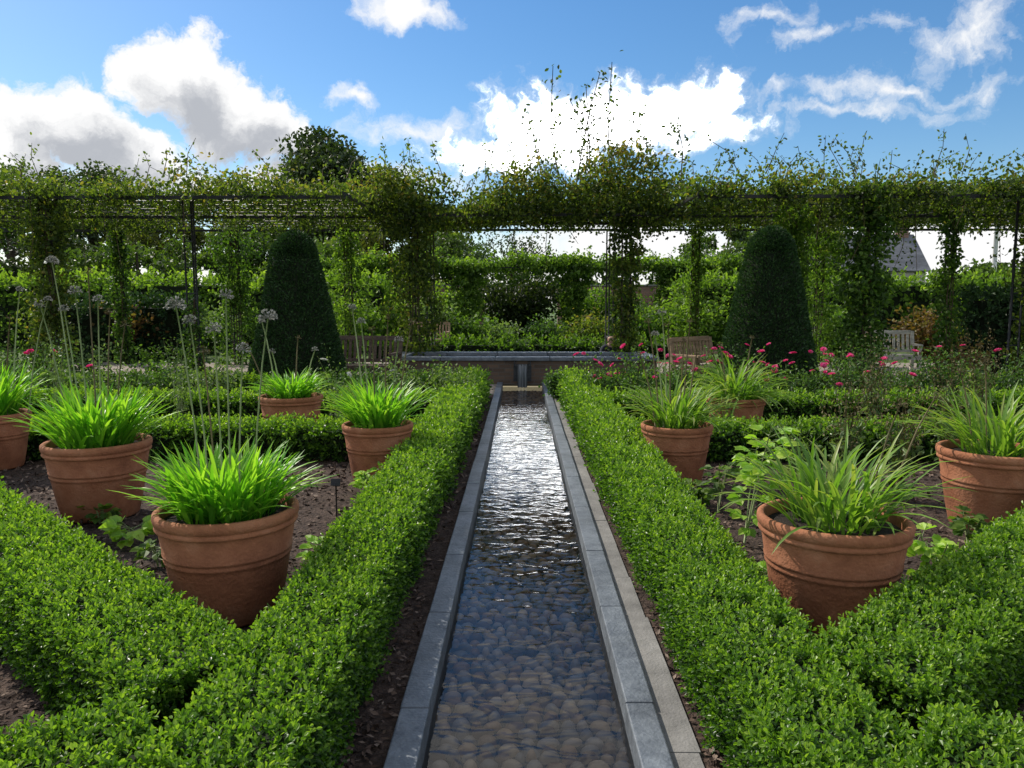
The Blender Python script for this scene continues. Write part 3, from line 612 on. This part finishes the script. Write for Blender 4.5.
# ------------------------------------------------------------------ seated person
def skinned(name, verts, edges, radii, mat, parent):
    me = bpy.data.meshes.new(name); me.from_pydata(verts, edges, []); o = bpy.data.objects.new(name, me); COL.objects.link(o); o.parent = parent
    md = o.modifiers.new('skin', 'SKIN'); 
    for i, r in enumerate(radii): me.skin_vertices[0].data[i].radius = (r, r) if not isinstance(r, tuple) else r
    me.skin_vertices[0].data[0].use_root = True
    sb = o.modifiers.new('sub', 'SUBSURF'); sb.levels = 2; sb.render_levels = 2; me.materials.append(mat); return o
pp = thing('person', (gx(610,17.1), 17.1, 0), R(20), 'person in dark clothes sitting low behind the right end of the pool', 'person')
pv = [(0,0,.12),(0,.02,.28),(0,.0,.45),(0,-.02,.55),(0,-.04,.62),(0,-.05,.70),(0,-.04,.79)]
body = pv+[(-.1,-.03,.12),(-.14,-.36,.42),(-.14,-.5,.06),(-.14,-.62,.04),(.1,-.03,.12),(.14,-.36,.42),(.14,-.5,.06),(.14,-.62,.04),
    (-.19,0,.51),(-.25,-.12,.3),(-.14,-.32,.38),(.19,0,.51),(.25,-.12,.3),(.14,-.32,.38)]
ed = [(0,1),(1,2),(2,3),(3,4),(4,5),(5,6),(0,7),(7,8),(8,9),(9,10),(0,11),(11,12),(12,13),(13,14),(3,15),(15,16),(16,17),(3,18),(18,19),(19,20)]
rd = [.11,.11,.12,.09,.05,.085,.075,.08,.055,.04,.035,.08,.055,.04,.035,.055,.04,.03,.055,.04,.03]
skinned('body', body, ed, rd, M['skin'], pp)
for sx in (-1,1):
    hv = [(sx*.14,-.32,.38)]; he = []
    for k in range(4): hv.append((sx*.14+(k-1.5)*.018,-.40+abs(k-1.5)*.008,.40)); hv.append((sx*.14+(k-1.5)*.02,-.43,.37)); he += [(0,len(hv)-2),(len(hv)-2,len(hv)-1)]
    hv.append((sx*.14-sx*.05,-.36,.41)); he.append((0,len(hv)-1))
    skinned('hand', hv, he, [.03]+[.009,.008]*4+[.01], M['skin'], pp)
    m = MB(); m.lathe([(.001,-.011),(.009,-.006),(.011,0),(.009,.006),(.001,.011)], 10, c=(sx*.03,-.125,.735)); m.build('eye', M['hair'], pp)
skinned('coat', [(0,.01,.14),(0,.02,.28),(0,0,.45),(0,-.02,.56),(-.19,0,.51),(-.25,-.12,.3),(-.16,-.28,.37),(.19,0,.51),(.25,-.12,.3),(.16,-.28,.37)], [(0,1),(1,2),(2,3),(3,4),(4,5),(5,6),(3,7),(7,8),(8,9)], [.14,.135,.145,.10,.07,.058,.045,.07,.058,.045], M['coat'], pp)
skinned('trousers', [(0,0,.12),(-.1,-.03,.12),(-.14,-.36,.42),(-.14,-.49,.1),(.1,-.03,.12),(.14,-.36,.42),(.14,-.49,.1)], [(0,1),(1,2),(2,3),(0,4),(4,5),(5,6)], [.125,.095,.07,.055,.095,.07,.055], M['jean'], pp)
skinned('hair', [(0,.0,.79),(0,.045,.72),(0,.05,.64)], [(0,1),(1,2)], [.085,.075,.05], M['hair'], pp)

# ------------------------------------------------------------------ background
hedge('tall_hedge', (-20, 26), (-4.6, 26), 1.2, 2.2, 'tall clipped green hedge behind the left wing of the pergola', mat='sunny', lf0=.035, cov=.7, lumps=.06)
hedge('tall_hedge', (5.6, 27), (21, 27), 1.2, 2.2, 'tall clipped green hedge behind the right wing of the pergola', mat='sunny', lf0=.035, cov=.7, lumps=.06)
hedge('tall_hedge', (-12, 19.9), (-9.0, 21), .9, 1.5, 'dark square hedge block at the far left', mat='yew', lf0=.03, cov=.7)
hedge('tall_hedge', (9.6, 16.5), (11.8, 16.5), .9, 1.7, 'dark clipped hedge block at the right edge', mat='yew', lf0=.03, cov=.7)
hedge('box_hedge', (-4.2, 21.3), (4.2, 21.3), .5, .38, 'low dark hedge on the lawn edge behind the pool', mat='ivy', lf0=.03, cov=.8)
t = thing('brick_wall', (0, 42, 0), 0, 'red brick garden wall across the far end of the garden', 'wall')
m = MB(); m.box((-10.5,0,1.2), (17,.35,2.4)); m.box((11.5,0,1.2), (19,.35,2.4)); m.box((0,0,2.25),(4.1,.34,.3)); m.build('wall', M['redbrick'], t)
m = MB(); m.box((0,0,2.45), (40,.5,.09)); m.build('coping', M['concrete'], t)
for px, Y, r, h, lab, mt, n, ls in [
    (519,35,2.2,3.0,'dark round evergreen shrub at the far end on the rill axis','treed',6500,.2),
    (455,35,1.5,2.4,'green shrub left of the dark round evergreen','sunny',3400,.17),(578,35.5,1.4,2.6,'bright green shrub right of the dark round evergreen','sunny',3400,.17),
    (615,34,1.5,2.2,'leafy shrub behind the seated person','ivy',3400,.16),(655,30,1.2,1.6,'bright shrub seen right of the pool post','sunny',2600,.15),
    (395,28,1.3,1.9,'green shrub seen left of the pool post','sunny',2600,.15),(435,27,1.0,1.6,'low shrub behind the small lawn bench','grey',1800,.13),
    (640,26,1.1,1.5,'green shrub behind the right pool post','ivy',2200,.13),(592,27,1.1,1.1,'low spreading shrub on the lawn behind the pool','vine',2000,.12),
    (468,27,1.1,1.2,'low shrub on the lawn in front of the round evergreen','ivy',2000,.12),(545,29,1.0,.9,'low dark shrub on the lawn in line with the rill','rose',1600,.12),(500,28,1.0,.8,'grey green shrub on the lawn just left of the rill axis','grey',1600,.12),
    (705,26,1.5,1.9,'leafy shrub behind the brown bench','sunny',3000,.15),(350,24,1.4,1.7,'leafy shrub behind the dark bench','sunny',2800,.14),
    (930,22,1.0,1.4,'russet shrub on the lawn by the pale bench','red',1800,.12),(840,22,1.0,1.5,'green shrub on the lawn behind the thick ivy column','ivy',1800,.12),
    (60,22,1.2,1.6,'green shrub on the lawn at the far left','vine',1800,.12),(130,20.5,1.1,1.5,'russet tinged shrub left of the bare pergola post','red',1800,.12),(215,23,1.2,1.6,'grey green shrub on the lawn behind the left yew','grey',2000,.12),(985,20,1.1,1.5,'green shrub on the lawn at the far right','vine',2000,.12)]:
    bush(gx(px, Y), Y, r, h, lab, mt, n, ls, 0, name='evergreen_shrub' if mt == 'treed' else 'garden_shrub', stems=24)
def tree(px, toppy, Y, rx, label, mat='tree', n=7000, ls=.28, cz=.35, nb=26, name='tree'):
    X = gx(px, Y); h = gz(toppy, Y); t = thing(name, (X, Y, 0), 0, label, 'tree')
    tm, cm = MB(), MB(); zc = h*(cz+1)/2; rz = h*(1-cz)/2
    tm.tube([(0,0,-.1),(.1,.05,h*.3),(.05,0,h*.6),(0,0,h*.9)], [h*.028,h*.022,h*.015,h*.004], 8)
    u = unit(rn(nb,3)); q = ru(.4,.85,nb)[:,None]; C = u*q*np.array([rx,rx,rz])+np.array([0,0,zc])
    for k in range(nb):
        b = np.array([0,0,max(h*.25, C[k,2]-rx*.5)]); tm.tube([b, (b+C[k])/2+rn(3)*.2, C[k]], [h*.009,h*.006,h*.002], 5)
        kk = n//nb; rr = ru(.24,.42)*min(rx, rz); d = unit(rn(kk,3))*(rng.random(kk)**.45)[:,None]*rr*np.array([1.15,1.15,.85]); P = C[k]+d
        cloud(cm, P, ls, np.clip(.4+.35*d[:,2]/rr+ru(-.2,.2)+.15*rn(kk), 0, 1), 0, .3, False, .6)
    tm.build('trunk', M['bark'], t); cm.build('crown', M[mat], t)
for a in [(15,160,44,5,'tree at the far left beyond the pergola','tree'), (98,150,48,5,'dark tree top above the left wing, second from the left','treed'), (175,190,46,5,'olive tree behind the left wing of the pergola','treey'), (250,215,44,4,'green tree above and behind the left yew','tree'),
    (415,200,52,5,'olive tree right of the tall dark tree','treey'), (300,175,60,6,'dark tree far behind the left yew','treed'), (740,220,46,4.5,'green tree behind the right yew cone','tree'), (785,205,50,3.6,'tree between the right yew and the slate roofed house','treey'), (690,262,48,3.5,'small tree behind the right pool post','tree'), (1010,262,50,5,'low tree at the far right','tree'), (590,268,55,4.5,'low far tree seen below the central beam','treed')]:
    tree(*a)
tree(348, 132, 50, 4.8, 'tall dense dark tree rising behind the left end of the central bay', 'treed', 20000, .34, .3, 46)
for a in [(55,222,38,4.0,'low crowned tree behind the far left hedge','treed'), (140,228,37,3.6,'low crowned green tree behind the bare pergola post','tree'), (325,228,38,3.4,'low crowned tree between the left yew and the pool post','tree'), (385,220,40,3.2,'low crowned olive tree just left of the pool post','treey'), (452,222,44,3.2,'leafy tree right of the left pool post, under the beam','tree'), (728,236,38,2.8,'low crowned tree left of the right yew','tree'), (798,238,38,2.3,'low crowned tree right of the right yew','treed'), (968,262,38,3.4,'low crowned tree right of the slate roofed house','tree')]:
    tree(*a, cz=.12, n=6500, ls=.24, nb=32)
tree(512, 226, 52, 3.6, 'thin bare branched tree against the pale sky in the centre', 'treed', 1900, .22, .3, 40)
X0, X1 = gx(850,55), gx(916,55); t = thing('house', ((X0+X1)/2, 57, 0), 0, 'slate roofed house beyond the right wing of the pergola', 'house')
w = (X1-X0)/2+.2; ez, rz_ = 3.8, gz(235,55); m = MB()
V = [[-w-1,-2.5,0],[w,-2.5,0],[w,2.5,0],[-w-1,2.5,0],[-w-1,-2.5,ez],[w,-2.5,ez],[w,2.5,ez],[-w-1,2.5,ez],[-w-1,0,rz_-.1],[w,0,rz_-.1]]
m.add(V, [[0,1,5,4],[2,3,7,6]]); m.add(V, [[1,2,6,9,5]]); m.add(V, [[3,0,4,8,7]]); m.build('wall', M['render'], t)
m = MB(); a = math.atan2(rz_-ez, 2.5); l = math.hypot(rz_-ez, 2.5)+.35
for s in (-1,1): m.box((-.5, s*(1.25+.1), (ez+rz_)/2+.02), (2*w+1.5, l, .12), 0, 0, .5, -s*a)
rf = m.build('roof', M['slate'], t)
m = MB(); m.box((w-.6,0,rz_+.25), (.7,.6,.9)); m.box((w-.6,0,rz_+.74), (.85,.75,.1)); m.build('chimney', M['redbrick'], rf)
for k in range(2):
    m = MB(); m.box((-w+k*2.2+.6,-2.53,2.5), (.9,.06,1.2)); f = m.build('window', M['pole'], t); m = MB(); m.box((-w+k*2.2+.6,-2.57,2.5), (.74,.03,1.04)); m.build('pane', M['glass'], f)
t = thing('flagpole', (gx(990,40), 40, 0), 0, 'pale slender pole standing against the sky at the right', 'pole')
hp = gz(203,40); m = MB(); m.tube([(0,0,0),(0,0,hp)], [.13,.1], 10); m.build('shaft', M['pole'], t); m = MB(); m.lathe([(.001,hp+.12),(.11,hp+.09),(.12,hp+.03),(.1,hp-.01)][::-1], 12); m.build('cap', M['pole'], t)

# ------------------------------------------------------------------ light and sky
SAZ, SEL = R(-50), R(42)
sd = Vector((math.sin(SAZ)*math.cos(SEL), math.cos(SAZ)*math.cos(SEL), math.sin(SEL)))
su = bpy.data.lights.new('sun', 'SUN'); su.energy = 4.8; su.angle = R(.5); su.color = (1,.93,.82); so = bpy.data.objects.new('sun', su); COL.objects.link(so); so.rotation_euler = sd.to_track_quat('Z', 'Y').to_euler()
W = bpy.data.worlds.new('World'); S.world = W; W.use_nodes = True; nt = W.node_tree; nt.nodes.clear(); L = nt.links.new
out = N(nt, 'ShaderNodeOutputWorld'); bg = N(nt, 'ShaderNodeBackground'); bg.inputs[1].default_value = .15; L(bg.outputs[0], out.inputs[0])
try: W.cycles.sampling_method = 'NONE'
except Exception: pass
sky = N(nt, 'ShaderNodeTexSky', sky_type='NISHITA'); sky.sun_disc = False; sky.sun_elevation = SEL; sky.sun_rotation = SAZ; sky.ozone_density = 2.5; sky.dust_density = .4; sky.air_density = 1.0
hs = N(nt, 'ShaderNodeHueSaturation'); hs.inputs['Saturation'].default_value = 1.36; hs.inputs['Value'].default_value = .9; L(sky.outputs[0], hs.inputs['Color'])
tc = N(nt, 'ShaderNodeTexCoord'); sp = N(nt, 'ShaderNodeSeparateXYZ'); L(tc.outputs['Generated'], sp.inputs[0])
def mth(op, a, b=None, c=None, clamp=False):
    n = N(nt, 'ShaderNodeMath', operation=op); n.use_clamp = clamp
    for i, x in enumerate((a, b, c)):
        if x is None: continue
        if isinstance(x, (int, float)): n.inputs[i].default_value = x
        else: L(x, n.inputs[i])
    return n.outputs[0]
az = mth('ARCTAN2', sp.outputs[0], sp.outputs[1]); el = mth('ARCSINE', sp.outputs[2])
cb = N(nt, 'ShaderNodeCombineXYZ'); L(az, cb.inputs[0]); L(el, cb.inputs[1])
nz = N(nt, 'ShaderNodeTexNoise'); nz.inputs['Scale'].default_value = 9; nz.inputs['Detail'].default_value = 6; nz.inputs['Roughness'].default_value = .62; L(cb.outputs[0], nz.inputs[0])
def vm(op, a, b=None, c=None):
    n = N(nt, 'ShaderNodeVectorMath', operation=op)
    for i, x in enumerate((a, b, c)):
        if x is None: continue
        if isinstance(x, tuple): n.inputs[i].default_value = x
        else: L(x, n.inputs[i])
    return n
dis = vm('MULTIPLY_ADD', vm('SUBTRACT', nz.outputs['Color'], (.5,.5,.5)).outputs[0], (.11,.11,0), cb.outputs[0]).outputs[0]
BIG = [(60,118,52,34,1),(112,150,56,22,1),(15,148,42,22,1),(182,80,54,34,1),(240,114,62,34,1),(288,140,40,24,1)]
CEN = [(565,126,96,36,.62),(650,108,90,32,.62),(705,130,56,18,.5),(515,152,100,22,.62)]
B = [(240,182,200,20,.8),(405,4,42,16,.9),(352,96,22,9,.6),(425,132,80,18,.45),(620,250,150,40,.85),(885,90,140,9,.34),(850,112,100,7,.34),(770,14,40,10,.42),(965,38,44,22,.34),(835,30,60,9,.3),(960,250,130,45,1)]
def density(src, Bs):
    acc = None
    for px, py, hw_, hh_, k in Bs:
        d = ray(px, py); a = math.atan2(d.x, d.y); e = math.atan2(d.z, math.hypot(d.x, d.y)); wx, wy = FPX/(hw_*1.25), FPX/(hh_*1.25)
        ln = vm('LENGTH', vm('MULTIPLY_ADD', src, (wx, wy, 0), (-a*wx, -e*wy, 0)).outputs[0]).outputs['Value']
        v = mth('MULTIPLY_ADD', ln, -k, k); acc = v if acc is None else mth('MAXIMUM', acc, v)
    return acc
n2 = N(nt, 'ShaderNodeTexNoise'); n2.inputs['Scale'].default_value = 22; n2.inputs['Detail'].default_value = 6; n2.inputs['Roughness'].default_value = .64; L(dis, n2.inputs[0])
nn2 = mth('MULTIPLY_ADD', n2.outputs[0], 1.2, -.6)
dcen = density(dis, CEN)
dbig = density(dis, BIG)
soft = mth('ADD', mth('MAXIMUM', density(dis, B), dcen), nn2)
den_up = mth('ADD', density(vm('ADD', dis, (-.012,.034,0)).outputs[0], BIG), nn2)
n3 = N(nt, 'ShaderNodeTexNoise'); n3.inputs['Scale'].default_value = 2.6; n3.inputs['Detail'].default_value = 5; L(tc.outputs['Generated'], n3.inputs[0])
of1 = N(nt, 'ShaderNodeMapRange'); L(sp.outputs[1], of1.inputs[0]); of1.inputs[1].default_value = .55; of1.inputs[2].default_value = .3
of2 = N(nt, 'ShaderNodeMapRange'); L(sp.outputs[2], of2.inputs[0]); of2.inputs[1].default_value = .41; of2.inputs[2].default_value = .52
gen = mth('MULTIPLY', mth('MULTIPLY_ADD', n3.outputs[0], 3.2, -1.35), mth('MAXIMUM', of1.outputs[0], of2.outputs[0]))  # unseen clouds overhead and behind, added to brighten reflections and lighting
hz = mth('MULTIPLY_ADD', mth('ABSOLUTE', sp.outputs[2]), -6.0, .55)
mk1 = N(nt, 'ShaderNodeMapRange', interpolation_type='SMOOTHSTEP'); L(mth('ADD', dbig, nn2), mk1.inputs[0]); mk1.inputs[1].default_value = 0.0; mk1.inputs[2].default_value = .33
mk2 = N(nt, 'ShaderNodeMapRange', interpolation_type='SMOOTHSTEP'); L(mth('MAXIMUM', soft, mth('MAXIMUM', gen, hz)), mk2.inputs[0]); mk2.inputs[1].default_value = -.08; mk2.inputs[2].default_value = .6
mk = mth('MAXIMUM', mk1.outputs[0], mk2.outputs[0])
sh = N(nt, 'ShaderNodeMapRange', interpolation_type='SMOOTHSTEP'); L(den_up, sh.inputs[0]); sh.inputs[1].default_value = .15; sh.inputs[2].default_value = .85; sh.inputs[4].default_value = .78
cc = N(nt, 'ShaderNodeMix', data_type='RGBA'); L(sh.outputs[0], cc.inputs[0]); cc.inputs[6].default_value = (6.8,6.8,6.8,1); cc.inputs[7].default_value = (2.3,2.5,2.9,1)
br = N(nt, 'ShaderNodeMapRange', interpolation_type='SMOOTHSTEP'); L(mth('ADD', dcen, nn2), br.inputs[0]); br.inputs[1].default_value = .1; br.inputs[2].default_value = .5
c2 = N(nt, 'ShaderNodeMix', data_type='RGBA'); L(br.outputs[0], c2.inputs[0]); L(cc.outputs[2], c2.inputs[6]); c2.inputs[7].default_value = (42,42,42,1)
fm = N(nt, 'ShaderNodeMix', data_type='RGBA'); L(mk, fm.inputs[0]); L(hs.outputs[0], fm.inputs[6]); L(c2.outputs[2], fm.inputs[7]); L(fm.outputs[2], bg.inputs[0])
